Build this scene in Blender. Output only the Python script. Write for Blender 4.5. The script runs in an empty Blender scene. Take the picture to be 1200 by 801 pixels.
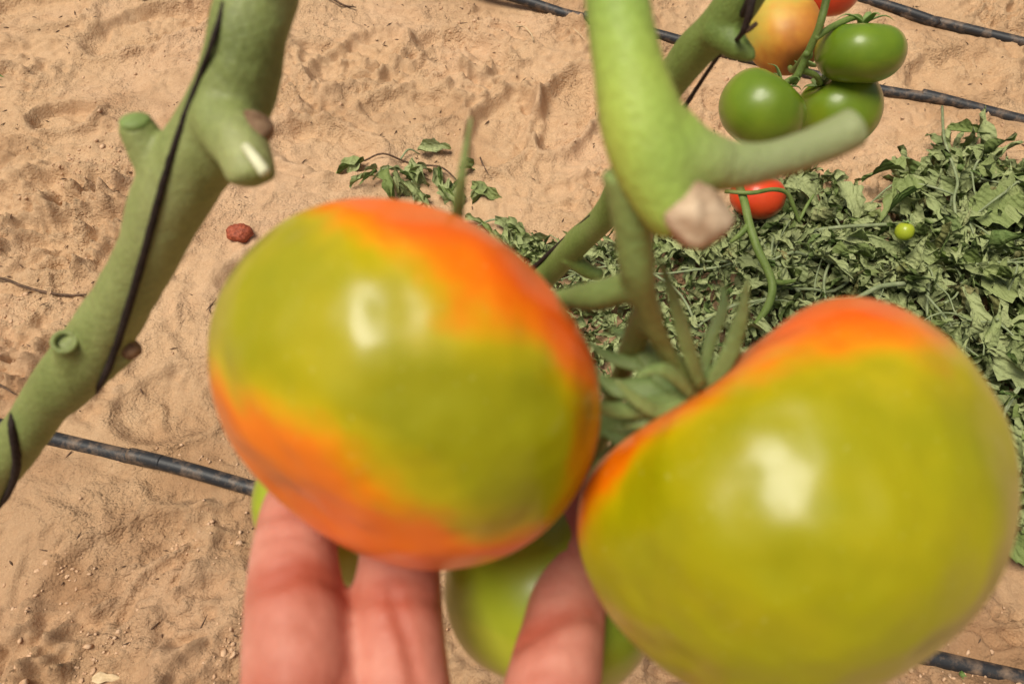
import bpy, bmesh, math, random
import numpy as np
from mathutils import Vector, Matrix

# ------------------------------------------------------------------ camera, sky, sun, exposure
S = bpy.context.scene
C = S.collection
FPX = 942.0                       # focal length in photograph pixels (1200 wide)
PITCH = math.radians(55.0)        # how far the camera looks down
CAM = Vector((0.0, 0.0, 0.80))
cd = bpy.data.cameras.new('camera'); cam = bpy.data.objects.new('camera', cd); C.objects.link(cam)
cam.location = CAM
cam.rotation_euler = (math.pi/2 - PITCH, 0, 0)
cd.sensor_width = 36.0; cd.lens = 36.0*FPX/1200.0
cd.clip_start = 0.005; cd.clip_end = 300
cd.dof.use_dof = True; cd.dof.focus_distance = 0.75; cd.dof.aperture_fstop = 20.0
S.camera = cam

SUN = Vector((-0.29, -0.12, 0.93)).normalized()       # towards the sun
w = bpy.data.worlds.new('World'); S.world = w; w.use_nodes = True
wn = w.node_tree.nodes; wl = w.node_tree.links
sky = wn.new('ShaderNodeTexSky'); sky.sky_type = 'NISHITA'; sky.sun_disc = False
sky.sun_elevation = math.asin(SUN.z); sky.sun_rotation = math.atan2(SUN.x, SUN.y)
sky.air_density = 1.0; sky.dust_density = 6.0; sky.ozone_density = 0.3
wn['Background'].inputs[1].default_value = 0.060
wl.new(sky.outputs[0], wn['Background'].inputs[0])
sl = bpy.data.lights.new('sun', 'SUN'); sl.energy = 3.9; sl.angle = math.radians(32.0); sl.color = (1.0, 0.94, 0.80)
so = bpy.data.objects.new('sun', sl); C.objects.link(so)
so.rotation_euler = SUN.to_track_quat('Z', 'Y').to_euler(); so.location = SUN*5
S.view_settings.view_transform = 'Standard'; S.view_settings.look = 'None'
S.view_settings.exposure = 0.0; S.view_settings.gamma = 1.0

# ------------------------------------------------------------------ helpers
RC = np.array([[1, 0, 0], [0, math.sin(PITCH), -math.cos(PITCH)], [0, math.cos(PITCH), math.sin(PITCH)]])
def CV(v):                         # a direction seen from the photographer: right, up, towards him
    return Vector((RC @ np.array(v, float)).tolist())
def P(x, y, d):                    # pixel of the photograph at depth d metres -> point of the place
    return CAM + CV(((x-600)/FPX*d, (400.5-y)/FPX*d, -d))
def G(x, y, z=0.0):                # pixel -> point on the ground plane
    v = CV(((x-600)/FPX, (400.5-y)/FPX, -1)); t = (z-CAM.z)/v.z
    return CAM + v*t
rnd = random.Random(7)
nrng = np.random.default_rng(11)

def tag(o, label, cat, group=None):
    o['label'] = label; o['category'] = cat
    if group: o['group'] = group
    return o
def thing(name, label, cat, loc, group=None):
    o = bpy.data.objects.new(name, None); C.objects.link(o); o.location = loc
    o.empty_display_size = 0.02
    return tag(o, label, cat, group)
def obj(name, me, mat, parent=None, smooth=True):
    if mat is not None and not me.materials: me.materials.append(mat)
    if smooth:
        me.polygons.foreach_set('use_smooth', [True]*len(me.polygons))
    o = bpy.data.objects.new(name, me); C.objects.link(o)
    if parent is not None:
        o.parent = parent
        o.matrix_parent_inverse = Matrix.Translation(parent.location).inverted() if parent.parent is None else (parent.matrix_parent_inverse.copy() if parent.type == 'MESH' and parent.location.length < 1e-9 else Matrix.Identity(4))
        if parent.parent is not None: o.matrix_parent_inverse = Matrix.Identity(4)
    return o
def mesh(name, vs, fs):
    me = bpy.data.meshes.new(name); me.from_pydata([tuple(v) for v in vs], [], fs); me.update()
    return me

def crom(pts, n):                  # Catmull-Rom through rows of numbers
    p = np.array(pts, float); p = np.vstack([2*p[0]-p[1], p, 2*p[-1]-p[-2]])
    out = []
    for i in range(1, len(p)-2):
        for k in range(n):
            t = k/n
            a, b, c, d = p[i-1], p[i], p[i+1], p[i+2]
            out.append(.5*((2*b)+(-a+c)*t+(2*a-5*b+4*c-d)*t*t+(-a+3*b-3*c+d)*t**3))
    out.append(p[-2]); return np.array(out)
def tube_data(pts, radii, n=5, sides=14, flat=None, flat_n=None, wob=0, seed=0):
    """closed tube; flat = thickness ratio of an elliptic section whose thin axis is flat_n"""
    rows = [list(p)+[r] for p, r in zip(pts, radii)]
    q = crom(rows, n); pp = q[:, :3]; rr = np.maximum(q[:, 3], 1e-5)
    T = np.gradient(pp, axis=0); T /= np.linalg.norm(T, axis=1)[:, None]+1e-12
    nn = np.array(flat_n if flat_n is not None else (0.31, 0.2, 0.93), float)
    if flat is None and abs(np.dot(T[0], nn/np.linalg.norm(nn))) > .95: nn = np.array((1., 0, 0))
    vs = []; fs = []
    rg = np.random.default_rng(seed)
    prev = None
    for i in range(len(pp)):
        base = nn if (prev is None or flat is not None) else prev
        a = base-T[i]*np.dot(base, T[i]); a /= np.linalg.norm(a)+1e-12
        prev = a
        b = np.cross(T[i], a)
        for k in range(sides):
            th = 2*math.pi*k/sides
            f = 1 if flat is None else flat
            w_ = 1+wob*rg.normal()
            vs.append(pp[i]+a*math.cos(th)*rr[i]*f*w_+b*math.sin(th)*rr[i]*w_)
    for i in range(len(pp)-1):
        for k in range(sides):
            k2 = (k+1) % sides
            fs.append((i*sides+k, i*sides+k2, (i+1)*sides+k2, (i+1)*sides+k))
    for e, row in ((0, 0), (1, len(pp)-1)):     # rounded ends
        c = len(vs); vs.append(pp[row]+T[row]*(rr[row]*.35*(1 if e else -1)))
        for k in range(sides):
            k2 = (k+1) % sides
            fs.append((row*sides+k, row*sides+k2, c) if e else (row*sides+k2, row*sides+k, c))
    return vs, fs
def tube(name, pts, radii, mat, parent=None, **kw):
    return obj(name, mesh(name, *tube_data(pts, radii, **kw)), mat, parent)
def pxchain(ch):                   # (x, y, depth, radius in pixels) -> points, radii
    return [P(x, y, d) for x, y, d, r in ch], [r/FPX*d for x, y, d, r in ch]
def join(parts):
    vs = []; fs = []
    for v, f in parts:
        o = len(vs); vs += list(v); fs += [tuple(i+o for i in g) for g in f]
    return vs, fs
def ball(c, r, seg=12, ring=8, scale=(1, 1, 1)):
    vs = []; fs = []
    for i in range(ring+1):
        t = math.pi*i/ring
        for k in range(seg):
            u = 2*math.pi*k/seg
            vs.append((c[0]+r*scale[0]*math.sin(t)*math.cos(u), c[1]+r*scale[1]*math.sin(t)*math.sin(u), c[2]+r*scale[2]*math.cos(t)))
    for i in range(ring):
        for k in range(seg):
            k2 = (k+1) % seg
            fs.append((i*seg+k, (i+1)*seg+k, (i+1)*seg+k2, i*seg+k2))
    return vs, fs
def fuse(name, parts, voxel, smooth_it=6, fac=.5):
    """union of closed pieces as one continuous skin"""
    me = mesh(name, *join(parts)); o = bpy.data.objects.new(name, me); C.objects.link(o)
    m = o.modifiers.new('r', 'REMESH'); m.mode = 'VOXEL'; m.voxel_size = voxel; m.adaptivity = 0
    s = o.modifiers.new('s', 'SMOOTH'); s.factor = fac; s.iterations = smooth_it
    dg = bpy.context.evaluated_depsgraph_get()
    out = bpy.data.meshes.new_from_object(o.evaluated_get(dg)); out.name = name
    bpy.data.objects.remove(o); bpy.data.meshes.remove(me)
    return out
def coords(me):
    a = np.empty(len(me.vertices)*3); me.vertices.foreach_get('co', a); return a.reshape(-1, 3)
def normals(me):
    a = np.empty(len(me.vertices)*3); me.vertex_normals.foreach_get('vector', a); return a.reshape(-1, 3)
def setco(me, a):
    me.vertices.foreach_set('co', np.ascontiguousarray(a).ravel()); me.update()
def attr(me, name, vals):
    at = me.attributes.new(name, 'FLOAT', 'POINT'); at.data.foreach_set('value', np.asarray(vals, float))

# lattice noise
_lat = {}
def vn(x, y, s, seed):
    if seed not in _lat: _lat[seed] = np.random.default_rng(seed).random((257, 257))
    L = _lat[seed]
    X = np.asarray(x)/s+1000.37; Y = np.asarray(y)/s+1000.71
    i = np.floor(X).astype(int); j = np.floor(Y).astype(int)
    fx = X-i; fy = Y-j; fx = fx*fx*fx*(fx*(fx*6-15)+10); fy = fy*fy*fy*(fy*(fy*6-15)+10)
    i %= 256; j %= 256
    return (L[i, j]*(1-fx)+L[i+1, j]*fx)*(1-fy)+(L[i, j+1]*(1-fx)+L[i+1, j+1]*fx)*fy
def fbm(x, y, s, seed, o=4, g=.5):
    a = 1; t = 0; n = 0
    for k in range(o):
        t = t+a*(vn(x, y, s, seed+k)-.5); n += a; a *= g; s /= 2.03
    return t/n*2
def noise3(p, s, seed):
    p = np.asarray(p)
    return (vn(p[:, 0]+.37*p[:, 2], p[:, 1], s, seed)+vn(p[:, 1], p[:, 2]+.41*p[:, 0], s, seed+50)+vn(p[:, 2], p[:, 0], s, seed+90))/1.5-1

# ------------------------------------------------------------------ materials
class M_:
    def __init__(s, name):
        s.m = bpy.data.materials.new(name); s.m.use_nodes = True
        s.n = s.m.node_tree.nodes; s.l = s.m.node_tree.links; s.b = s.n['Principled BSDF']
    def set(s, **k):
        for a, v in k.items():
            s.b.inputs[a.replace('_', ' ')].default_value = v
        return s
    def new(s, t, **k):
        n = s.n.new(t)
        for a, v in k.items():
            if a in n.inputs: n.inputs[a].default_value = v
            else: setattr(n, a, v)
        return n
    def ln(s, a, b): s.l.new(a, b)
    def noise(s, scale, detail=4, rough=.55, coord='Object'):
        tc = s.new('ShaderNodeTexCoord'); n = s.new('ShaderNodeTexNoise')
        n.inputs['Scale'].default_value = scale; n.inputs['Detail'].default_value = detail; n.inputs['Roughness'].default_value = rough
        s.ln(tc.outputs[coord], n.inputs['Vector']); return n.outputs['Fac']
    def ramp(s, fac, stops, interp='LINEAR'):
        r = s.new('ShaderNodeValToRGB'); r.color_ramp.interpolation = interp
        e = r.color_ramp.elements
        while len(e) < len(stops): e.new(.5)
        for el, (p, c) in zip(e, stops):
            el.position = p; el.color = (*c, 1)
        s.ln(fac, r.inputs[0]); return r.outputs[0]
    def mix(s, fac, a, b, mode='MIX'):
        x = s.new('ShaderNodeMix', data_type='RGBA', blend_type=mode)
        for v, i in ((fac, 0), (a, 6), (b, 7)):
            if hasattr(v, 'links'): s.ln(v, x.inputs[i])
            elif i == 0: x.inputs[0].default_value = v
            else: x.inputs[i].default_value = (*v, 1)
        return x.outputs[2]
    def bump(s, h, strength, dist):
        b = s.new('ShaderNodeBump'); b.inputs['Strength'].default_value = strength; b.inputs['Distance'].default_value = dist
        s.ln(h, b.inputs['Height'])
        if s.b.inputs['Normal'].links: s.ln(s.b.inputs['Normal'].links[0].from_socket, b.inputs['Normal'])
        s.ln(b.outputs[0], s.b.inputs['Normal']); return s
    def col(s, sock): s.ln(sock, s.b.inputs['Base Color']); return s
    def at(s, name):
        a = s.new('ShaderNodeAttribute'); a.attribute_name = name; return a.outputs['Fac']

def mat_sand():
    m = M_('sand'); m.set(Roughness=.95, Specular_IOR_Level=.15)
    big = m.noise(3.2, 5, .6); mid = m.noise(38, 6, .65); fine = m.noise(420, 4, .7)
    c = m.ramp(big, [(.32, (.55, .345, .198)), (.48, (.63, .408, .246)), (.62, (.72, .462, .302))])
    c = m.mix(.42, c, m.ramp(mid, [(.28, (.42, .25, .14)), (.5, (.57, .37, .218)), (.72, (.68, .48, .305))]))
    c = m.mix(.35, c, m.ramp(fine, [(.3, (.31, .18, .09)), (.5, (.54, .355, .19)), (.7, (.71, .52, .32))]))
    wet = m.at('damp')
    c = m.mix(wet, c, (.33, .18, .09))
    m.col(c)
    tc = m.new('ShaderNodeTexCoord'); wn_ = m.new('ShaderNodeTexNoise'); wn_.inputs['Scale'].default_value = 90; m.ln(tc.outputs['Object'], wn_.inputs['Vector'])
    wv = m.new('ShaderNodeVectorMath', operation='SCALE'); wv.inputs['Scale'].default_value = .005; m.ln(wn_.outputs['Color'], wv.inputs[0])
    wa = m.new('ShaderNodeVectorMath', operation='ADD'); m.ln(tc.outputs['Object'], wa.inputs[0]); m.ln(wv.outputs[0], wa.inputs[1])
    def crumb(scale, dist, st):
        v = m.new('ShaderNodeTexVoronoi'); v.feature = 'F1'; v.inputs['Scale'].default_value = scale; v.inputs['Randomness'].default_value = 1
        m.ln(wa.outputs[0], v.inputs['Vector'])
        iv = m.new('ShaderNodeMath', operation='SUBTRACT'); iv.inputs[0].default_value = 1; m.ln(v.outputs['Distance'], iv.inputs[1])
        msk = m.ramp(m.noise(11, 3, .6), [(.40, (.04, .04, .04)), (.66, (1, 1, 1))])
        mu = m.new('ShaderNodeMath', operation='MULTIPLY'); m.ln(iv.outputs[0], mu.inputs[0]); m.ln(msk, mu.inputs[1])
        m.bump(mu.outputs[0], st, dist)
    m.bump(m.noise(300, 5, .75), .75, .0040)
    crumb(300, .0035, .6); crumb(120, .006, .42)
    return m.m
def mat_tomato(name, stops, rough=.24, coat=.70, speck=.0, lump=.10):
    m = M_(name); m.set(Roughness=rough, Specular_IOR_Level=.22, Coat_Weight=coat, Coat_IOR=1.46, Coat_Roughness=.43, Subsurface_Weight=.12, Subsurface_Scale=.006)
    m.b.inputs['Subsurface Radius'].default_value = (1, .5, .12)
    r = m.at('ripe')
    c = m.ramp(r, stops)
    n = m.noise(55, 4, .6)
    c = m.mix(.10, c, m.ramp(n, [(.3, (.05, .06, .0)), (.7, (.9, .75, .12))]), 'OVERLAY')
    sp = m.noise(900, 1, .5)
    sf = m.ramp(sp, [(.70, (0, 0, 0)), (.78, (speck, speck, speck))])
    c = m.mix(sf, c, (.62, .58, .22))
    m.col(c)
    m.bump(m.noise(58, 1.5, .5), lump, .0060)
    m.ln(m.b.inputs['Normal'].links[0].from_socket, m.b.inputs['Coat Normal'])
    return m.m
def mat_stem(name, a, b, c, rough=.55, scale=40, grey=None):
    m = M_(name); m.set(Roughness=rough, Specular_IOR_Level=.35, Subsurface_Weight=.1, Subsurface_Scale=.003)
    m.b.inputs['Subsurface Radius'].default_value = (.5, 1, .2)
    tc = m.new('ShaderNodeTexCoord'); mp = m.new('ShaderNodeMapping'); mp.inputs['Scale'].default_value = (1, 1, .35)
    m.ln(tc.outputs['Object'], mp.inputs['Vector'])
    n = m.new('ShaderNodeTexNoise'); n.inputs['Scale'].default_value = scale; n.inputs['Detail'].default_value = 4; m.ln(mp.outputs[0], n.inputs['Vector'])
    col = m.ramp(n.outputs['Fac'], [(.3, a), (.5, b), (.72, c)])
    f2 = m.noise(700, 2, .6)
    col = m.mix(.18, col, m.ramp(f2, [(.3, tuple(x*.5 for x in b)), (.7, tuple(min(1, x*1.7) for x in b))]))
    if grey: col = m.mix(m.at('grey'), col, m.ramp(n.outputs['Fac'], [(.3, grey[0]), (.7, grey[1])]))
    m.col(col); m.bump(f2, .4, .0008); m.bump(n.outputs['Fac'], .45, .0028)
    return m.m
def mat_plain(name, a, b, scale, rough=.6, bump=0, dist=.001, spec=.4):
    m = M_(name); m.set(Roughness=rough, Specular_IOR_Level=spec)
    n = m.noise(scale, 4, .6); m.col(m.ramp(n, [(.32, a), (.68, b)]))
    if bump: m.bump(n, bump, dist)
    return m.m
def mat_leaf(name, tops, under, rough=.6):
    m = M_(name); m.set(Roughness=rough, Specular_IOR_Level=.18)
    oi = m.new('ShaderNodeObjectInfo'); tone = m.at('tone')
    ad = m.new('ShaderNodeMath', operation='ADD'); m.ln(oi.outputs['Random'], ad.inputs[0]); m.ln(tone, ad.inputs[1])
    fr = m.new('ShaderNodeMath', operation='FRACT'); m.ln(ad.outputs[0], fr.inputs[0])
    k = len(tops)-1
    c = m.ramp(fr.outputs[0], [(i/k, t) for i, t in enumerate(tops)])
    n = m.noise(130, 4, .65)
    c = m.mix(.35, c, m.ramp(n, [(.3, (.035, .05, .015)), (.7, (.29, .33, .14))]))
    g = m.new('ShaderNodeNewGeometry')
    u = m.mix(.4, under, m.ramp(fr.outputs[0], [(0, (.13, .18, .052)), (1, (.40, .43, .21))]))
    c = m.mix(g.outputs['Backfacing'], c, u)
    m.col(c)
    tr = m.new('ShaderNodeBsdfTranslucent'); m.ln(c, tr.inputs[0])
    mx = m.new('ShaderNodeMixShader'); mx.inputs[0].default_value = .10
    out = m.n['Material Output']
    m.ln(m.b.outputs[0], mx.inputs[1]); m.ln(tr.outputs[0], mx.inputs[2]); m.ln(mx.outputs[0], out.inputs['Surface'])
    wv = m.new('ShaderNodeTexWave'); wv.wave_type = 'BANDS'; wv.bands_direction = 'DIAGONAL'; wv.inputs['Scale'].default_value = 55; wv.inputs['Distortion'].default_value = 7; wv.inputs['Detail'].default_value = 2
    tcw = m.new('ShaderNodeTexCoord'); m.ln(tcw.outputs['Object'], wv.inputs['Vector'])
    m.bump(wv.outputs['Fac'], .6, .0022); m.bump(n, .7, .004)
    return m.m
def mat_skin():
    m = M_('skin'); m.set(Roughness=.55, Specular_IOR_Level=.3, Subsurface_Weight=.25, Subsurface_Scale=.005)
    m.b.inputs['Subsurface Radius'].default_value = (1, .35, .2)
    n = m.noise(60, 4, .6)
    c = m.ramp(n, [(.3, (.45, .165, .11)), (.55, (.58, .245, .18)), (.75, (.68, .34, .25))])
    c = m.mix(m.at('red'), c, (.36, .07, .035))
    m.col(c)
    m.bump(m.noise(380, 3, .6), .25, .0007); m.bump(m.noise(1400, 2, .6), .2, .0003)
    return m.m

SAND = mat_sand()
CLOD = mat_plain('sand_clod', (.46, .28, .165), (.66, .45, .29), 160, .95, .5, .002, .1)
RIPE_STOPS = [(0, (.285, .275, .0)), (.28, (.43, .345, .0)), (.50, (.62, .30, .0)), (.72, (.82, .20, .0)), (1, (.80, .11, .0))]
BIGTOM = mat_tomato('ripening_tomato_skin', RIPE_STOPS, speck=.15, lump=.60)
GREENTOM = mat_tomato('green_tomato_skin', [(0, (.105, .185, .008)), (.5, (.15, .235, .012)), (1, (.25, .30, .02))])
PALEGREEN = mat_tomato('pale_green_tomato_skin', [(0, (.14, .27, .01)), (.5, (.25, .36, .015)), (1, (.38, .42, .03))])
YELTOM = mat_tomato('orange_tomato_skin', [(0, (.36, .12, .03)), (.3, (.48, .19, .03)), (.6, (.56, .30, .045)), (1, (.46, .40, .07))], rough=.5, coat=.3)
REDTOM = mat_tomato('red_tomato_skin', [(0, (.62, .045, .012)), (.5, (.68, .065, .015)), (1, (.70, .12, .02))])
STEM = mat_stem('vine_stem', (.125, .160, .042), (.20, .235, .075), (.31, .33, .135))
STEM_NEAR = mat_stem('near_vine_stem', (.17, .275, .058), (.25, .37, .075), (.42, .50, .075), scale=18, grey=((.21, .245, .10), (.32, .355, .17)))
STEM_STALK = mat_stem('truss_stalk_skin', (.13, .18, .050), (.185, .255, .075), (.27, .33, .12), scale=60)
STEM_MID = mat_stem('rear_vine_stem', (.09, .14, .025), (.14, .20, .045), (.20, .25, .08), scale=60)
STALK = mat_stem('dry_stalk', (.15, .18, .085), (.22, .26, .13), (.31, .34, .19), scale=90)
SEPAL = mat_stem('sepal', (.11, .17, .048), (.185, .265, .085), (.28, .36, .14), scale=70)
CALLUS = mat_plain('dry_cut_wood', (.30, .18, .10), (.62, .47, .32), 210, .8, .6, .002)
PITH = mat_plain('pale_pith', (.50, .50, .30), (.68, .68, .46), 200, .7, .3)
BROWN = mat_plain('brown_callus', (.13, .07, .035), (.30, .19, .11), 240, .85, .6, .002)
STRING = mat_plain('black_twine', (.010, .007, .006), (.035, .022, .018), 900, .75, .6, .0008, .25)
SKIN = mat_skin()
NAIL = mat_plain('nail', (.62, .36, .28), (.72, .46, .37), 90, .3)
LEAF = mat_leaf('wilted_leaf', [(.085, .135, .028), (.145, .20, .048), (.215, .265, .085), (.105, .18, .038), (.38, .41, .19), (.27, .21, .085), (.165, .235, .062), (.07, .14, .026)], (.35, .40, .18))
FRESH = mat_leaf('fresh_leaf', [(.075, .15, .025), (.11, .195, .035), (.09, .17, .03)], (.21, .27, .08), .5)
DRY = mat_plain('dead_twig', (.05, .03, .018), (.17, .10, .06), 220, .9, .5)
STRAW = mat_plain('dry_straw', (.50, .36, .20), (.68, .52, .32), 200, .8)
def mat_pipe():
    m = M_('black_polythene'); m.set(Roughness=.5, Specular_IOR_Level=.4)
    n = m.noise(45, 6, .7); f = m.ramp(n, [(.48, (0, 0, 0)), (.72, (.75, .75, .75))])
    c = m.mix(f, (.022, .023, .026), (.30, .20, .13)); m.col(c); m.bump(m.noise(300, 3, .6), .3, .0008)
    return m.m
PIPE = mat_pipe()

# ------------------------------------------------------------------ ground
def axis_lines(lo, hi, step, far):
    a = list(np.arange(lo, hi, step)); s = step
    x = a[-1]
    while x < far: s *= 1.28; x += s; a.append(x)
    s = step; x = a[0]; pre = []
    while x > -far: s *= 1.28; x -= s; pre.append(x)
    return np.array(pre[::-1]+a)
gx = axis_lines(-1.12, 1.12, .0031, 60); gy = axis_lines(.10, 1.5, .0031, 60)
prints = [   # pixel, long axis, short axis (m), turn, depth
    (80, 143, .050, .036, .2, .010), (60, 235, .09, .045, .25, .007), (420, 75, .10, .05, .9, .008), (540, 60, .09, .05, -.5, .007),
    (665, 130, .10, .045, 1.25, .012), (590, 150, .09, .05, 1.3, .009), (330, 330, .08, .05, .4, .007), (480, 130, .08, .04, .2, .006), (180, 35, .12, .05, .5, .008), (40, 20, .10, .05, .1, .008),
    (110, 290, .10, .05, .1, .006), (1120, 90, .10, .06, .5, .008), (210, 480, .07, .05, .3, .006), (830, 130, .06, .05, .3, .007), (150, 680, .08, .05, .6, .005), (380, 180, .09, .05, -.3, .007)]
PR = [(G(x, y), a, b, t, d) for x, y, a, b, t, d in prints]
PLINES = [((48, 516), (1200, 797)), ((598, 3), (1200, 147)), ((1000, -4), (1200, 50))]
PL = [(G(*a), G(*b)) for a, b in PLINES]
def pipe_dist(x, y):
    d = np.full(np.shape(x), 9.)
    for a, b in PL:
        L = math.hypot(b.x-a.x, b.y-a.y); d = np.minimum(d, np.abs((x-a.x)*(b.y-a.y)-(y-a.y)*(b.x-a.x))/L)
    return d
def height(x, y):
    x = np.asarray(x, float); y = np.asarray(y, float)
    wx = x+.05*fbm(x, y, .16, 31, 3); wy = y+.05*fbm(x, y, .16, 41, 3)
    h = .022*fbm(x, y, .30, 3, 3)
    rid = 1-np.abs(fbm(wx, wy*1.6, .085, 13, 3))*2.2
    churn = np.clip(fbm(x, y, .24, 23, 3)*1.9+.5+.35*np.clip((.62-y)*3, -.3, 1), 0, 1)
    h += .0190*np.clip(rid, 0, 1)**2.5*(.35+.65*churn)
    rid2 = 1-np.abs(fbm(wx*1.3, wy, .034, 17, 3))*2.4
    h += .0100*np.clip(rid2, 0, 1)**2*(.25+.75*churn)
    h += .0150*fbm(wx, wy, .048, 53, 4, .6)*(.3+.7*churn)
    cl = vn(wx, wy, .017, 63); cl2 = vn(x, y, .0095, 73)
    h += (.15+.85*churn)*(.0230*np.clip(cl-.56, 0, 1)*2+.0130*np.clip(cl2-.55, 0, 1)*2)
    h += .0036*fbm(x, y, .0085, 83, 2)*(.4+.6*churn)
    for c, a, b, t, d in PR:
        dx = x-c.x; dy = y-c.y; u = (dx*math.cos(t)+dy*math.sin(t))/a; v = (-dx*math.sin(t)+dy*math.cos(t))/b
        r = np.sqrt(u*u+v*v)+.10*fbm(x, y, .03, 91, 2)
        h += -1.6*d*np.clip((1-r)*5, 0, 1)*(.75+.25*r)+1.1*d*np.exp(-((r-1.10)/.12)**2)
    g = np.exp(-(pipe_dist(x, y)/.020)**2)
    h = h*(1-g)+g*(.022*fbm(x, y, .30, 3, 1)+.10*(h-.022*fbm(x, y, .30, 3, 1)))
    return h*np.exp(-np.clip(np.hypot(x, y-.7)-2.5, 0, 50)*.25)
X, Y = np.meshgrid(gx, gy)
Z = height(X, Y)
nx, ny = len(gx), len(gy)
gv = np.stack([X, Y, Z], -1).reshape(-1, 3)
ii = (np.arange(ny-1)[:, None]*nx+np.arange(nx-1)[None, :]).ravel()
gf = np.stack([ii, ii+1, ii+1+nx, ii+nx], -1)
gm = bpy.data.meshes.new('ground'); gm.vertices.add(len(gv)); gm.vertices.foreach_set('co', gv.ravel())
gm.loops.add(gf.size); gm.loops.foreach_set('vertex_index', gf.ravel())
gm.polygons.add(len(gf)); gm.polygons.foreach_set('loop_start', np.arange(0, gf.size, 4)); gm.polygons.foreach_set('loop_total', np.full(len(gf), 4))
gm.update(calc_edges=True)
dp = np.clip((.60-Y)*2.2+.6*fbm(X, Y, .2, 111, 4), 0, 1)*.45+np.clip(fbm(X, Y, .12, 121, 4)*1.4-.35, 0, .45)
dp = np.clip(dp+.45*np.exp(-(pipe_dist(X, Y)/.07)**2)*np.clip(.6+fbm(X, Y, .06, 131, 3)*1.5, 0, 1), 0, .75)
attr(gm, 'damp', dp.ravel())
ground = obj('ground', gm, SAND); ground['kind'] = 'structure'
def hz(x, y):
    i = min(max(int(np.searchsorted(gx, x))-1, 0), nx-2); j = min(max(int(np.searchsorted(gy, y))-1, 0), ny-2)
    u = (x-gx[i])/(gx[i+1]-gx[i]); v = (y-gy[j])/(gy[j+1]-gy[j])
    return float((Z[j, i]*(1-u)+Z[j, i+1]*u)*(1-v)+(Z[j+1, i]*(1-u)+Z[j+1, i+1]*u)*v)
def GZ(px, py, up=0.0):
    g = G(px, py); z = hz(g.x, g.y); g = G(px, py, z); return Vector((g.x, g.y, z+up))

# loose clods and crumbs of soil: nobody could count them
def rock(r, seed):
    rg = np.random.default_rng(seed)
    bm = bmesh.new(); bmesh.ops.create_icosphere(bm, subdivisions=1, radius=1)
    v = np.array([x.co[:] for x in bm.verts]); f = [tuple(q.index for q in p.verts) for p in bm.faces]; bm.free()
    v *= (1+.28*rg.normal(size=(len(v), 1)))*rg.uniform(.65, 1.2, 3); v[:, 2] *= .75
    return v, f
rocks = [rock(1, i) for i in range(10)]
RV = [np.array(v) for v, f in rocks]; RF = np.array(rocks[0][1])
n = 17000
cx = nrng.uniform(-1.05, 1.05, n*4); cy = nrng.uniform(.16, 1.42, n*4)
den = np.clip(fbm(cx, cy, .28, 23, 3)*1.6+.45+.35*np.clip((.62-cy)*3, -.4, 1), 0.03, 1)*np.clip(.15+2.6*fbm(cx, cy, .06, 201, 3), .02, 1)
keep = nrng.random(n*4) < den; cx = cx[keep][:n]; cy = cy[keep][:n]; n = len(cx)
cr = np.exp(nrng.normal(math.log(.0012), .48, n)); cr = np.clip(cr, .0006, .0060)
cz = height(cx, cy)
allv = np.concatenate([RV[i % 10]*cr[i]+np.array([cx[i], cy[i], cz[i]+cr[i]*.12]) for i in range(n)])
allf = np.concatenate([RF+12*i for i in range(n)])
cm = mesh('soil_clods', allv.tolist(), allf.tolist())
o = obj('soil_clods', cm, CLOD); o['kind'] = 'stuff'; o['label'] = 'loose crumbs and clods of sandy soil'

# dark flecks of dead plant matter
parts = []
for i in range(1300):
    x = nrng.uniform(-1.05, 1.05); y = nrng.uniform(.2, 1.42)
    if fbm(np.array([x]), np.array([y]), .11, 301, 3)[0] < -.05: continue
    a = nrng.uniform(0, 6.28); L = np.exp(nrng.normal(math.log(.0035), .5)); z = hz(x, y)+.0006
    d_ = np.array([math.cos(a), math.sin(a), nrng.normal()*.25])*L
    parts.append(tube_data([np.array([x, y, z])-d_, np.array([x, y, z+.0006]), np.array([x, y, z])+d_], [.0003, .0007+.0005*nrng.random(), .0003], n=1, sides=4))
o = obj('plant_debris', mesh('plant_debris', *join(parts)), DRY); o['kind'] = 'stuff'; o['label'] = 'dark flecks of dead plant matter on sand'

# ------------------------------------------------------------------ drip pipes
def drip_pipe(pxs, label, r=.0080, sink=.25):
    g = [G(x, y) for x, y in pxs]
    g = [g[0]+(g[0]-g[1]).normalized()*1.6]+g+[g[-1]+(g[-1]-g[-2]).normalized()*1.6]
    q = crom([list(p) for p in g], 14)
    t = np.arange(len(q)); zz = height(q[:, 0], q[:, 1])
    zz = np.convolve(np.pad(zz, 5, 'edge'), np.ones(11)/11, 'valid')
    pts = [np.array([a, b, z+r*(1-sink)]) for (a, b, _), z in zip(q, zz)]
    o = tube('drip_pipe', pts, [r]*len(pts), PIPE, n=2, sides=16)
    return tag(o, label, 'pipe', 'drip irrigation pipes on the sand')
drip_pipe([(48, 516), (170, 546), (300, 578), (560, 642), (830, 706), (1075, 767), (1200, 795)], 'black drip pipe on the sand passing behind the hand, nearest of the three')
drip_pipe([(598, 2), (690, 30), (775, 47), (845, 63), (1015, 103), (1110, 124), (1200, 148)], 'black drip pipe running behind the hanging green tomatoes')
drip_pipe([(1000, -4), (1060, 13), (1130, 31), (1200, 50)], 'black drip pipe crossing the top right corner, farthest of the three')

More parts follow.
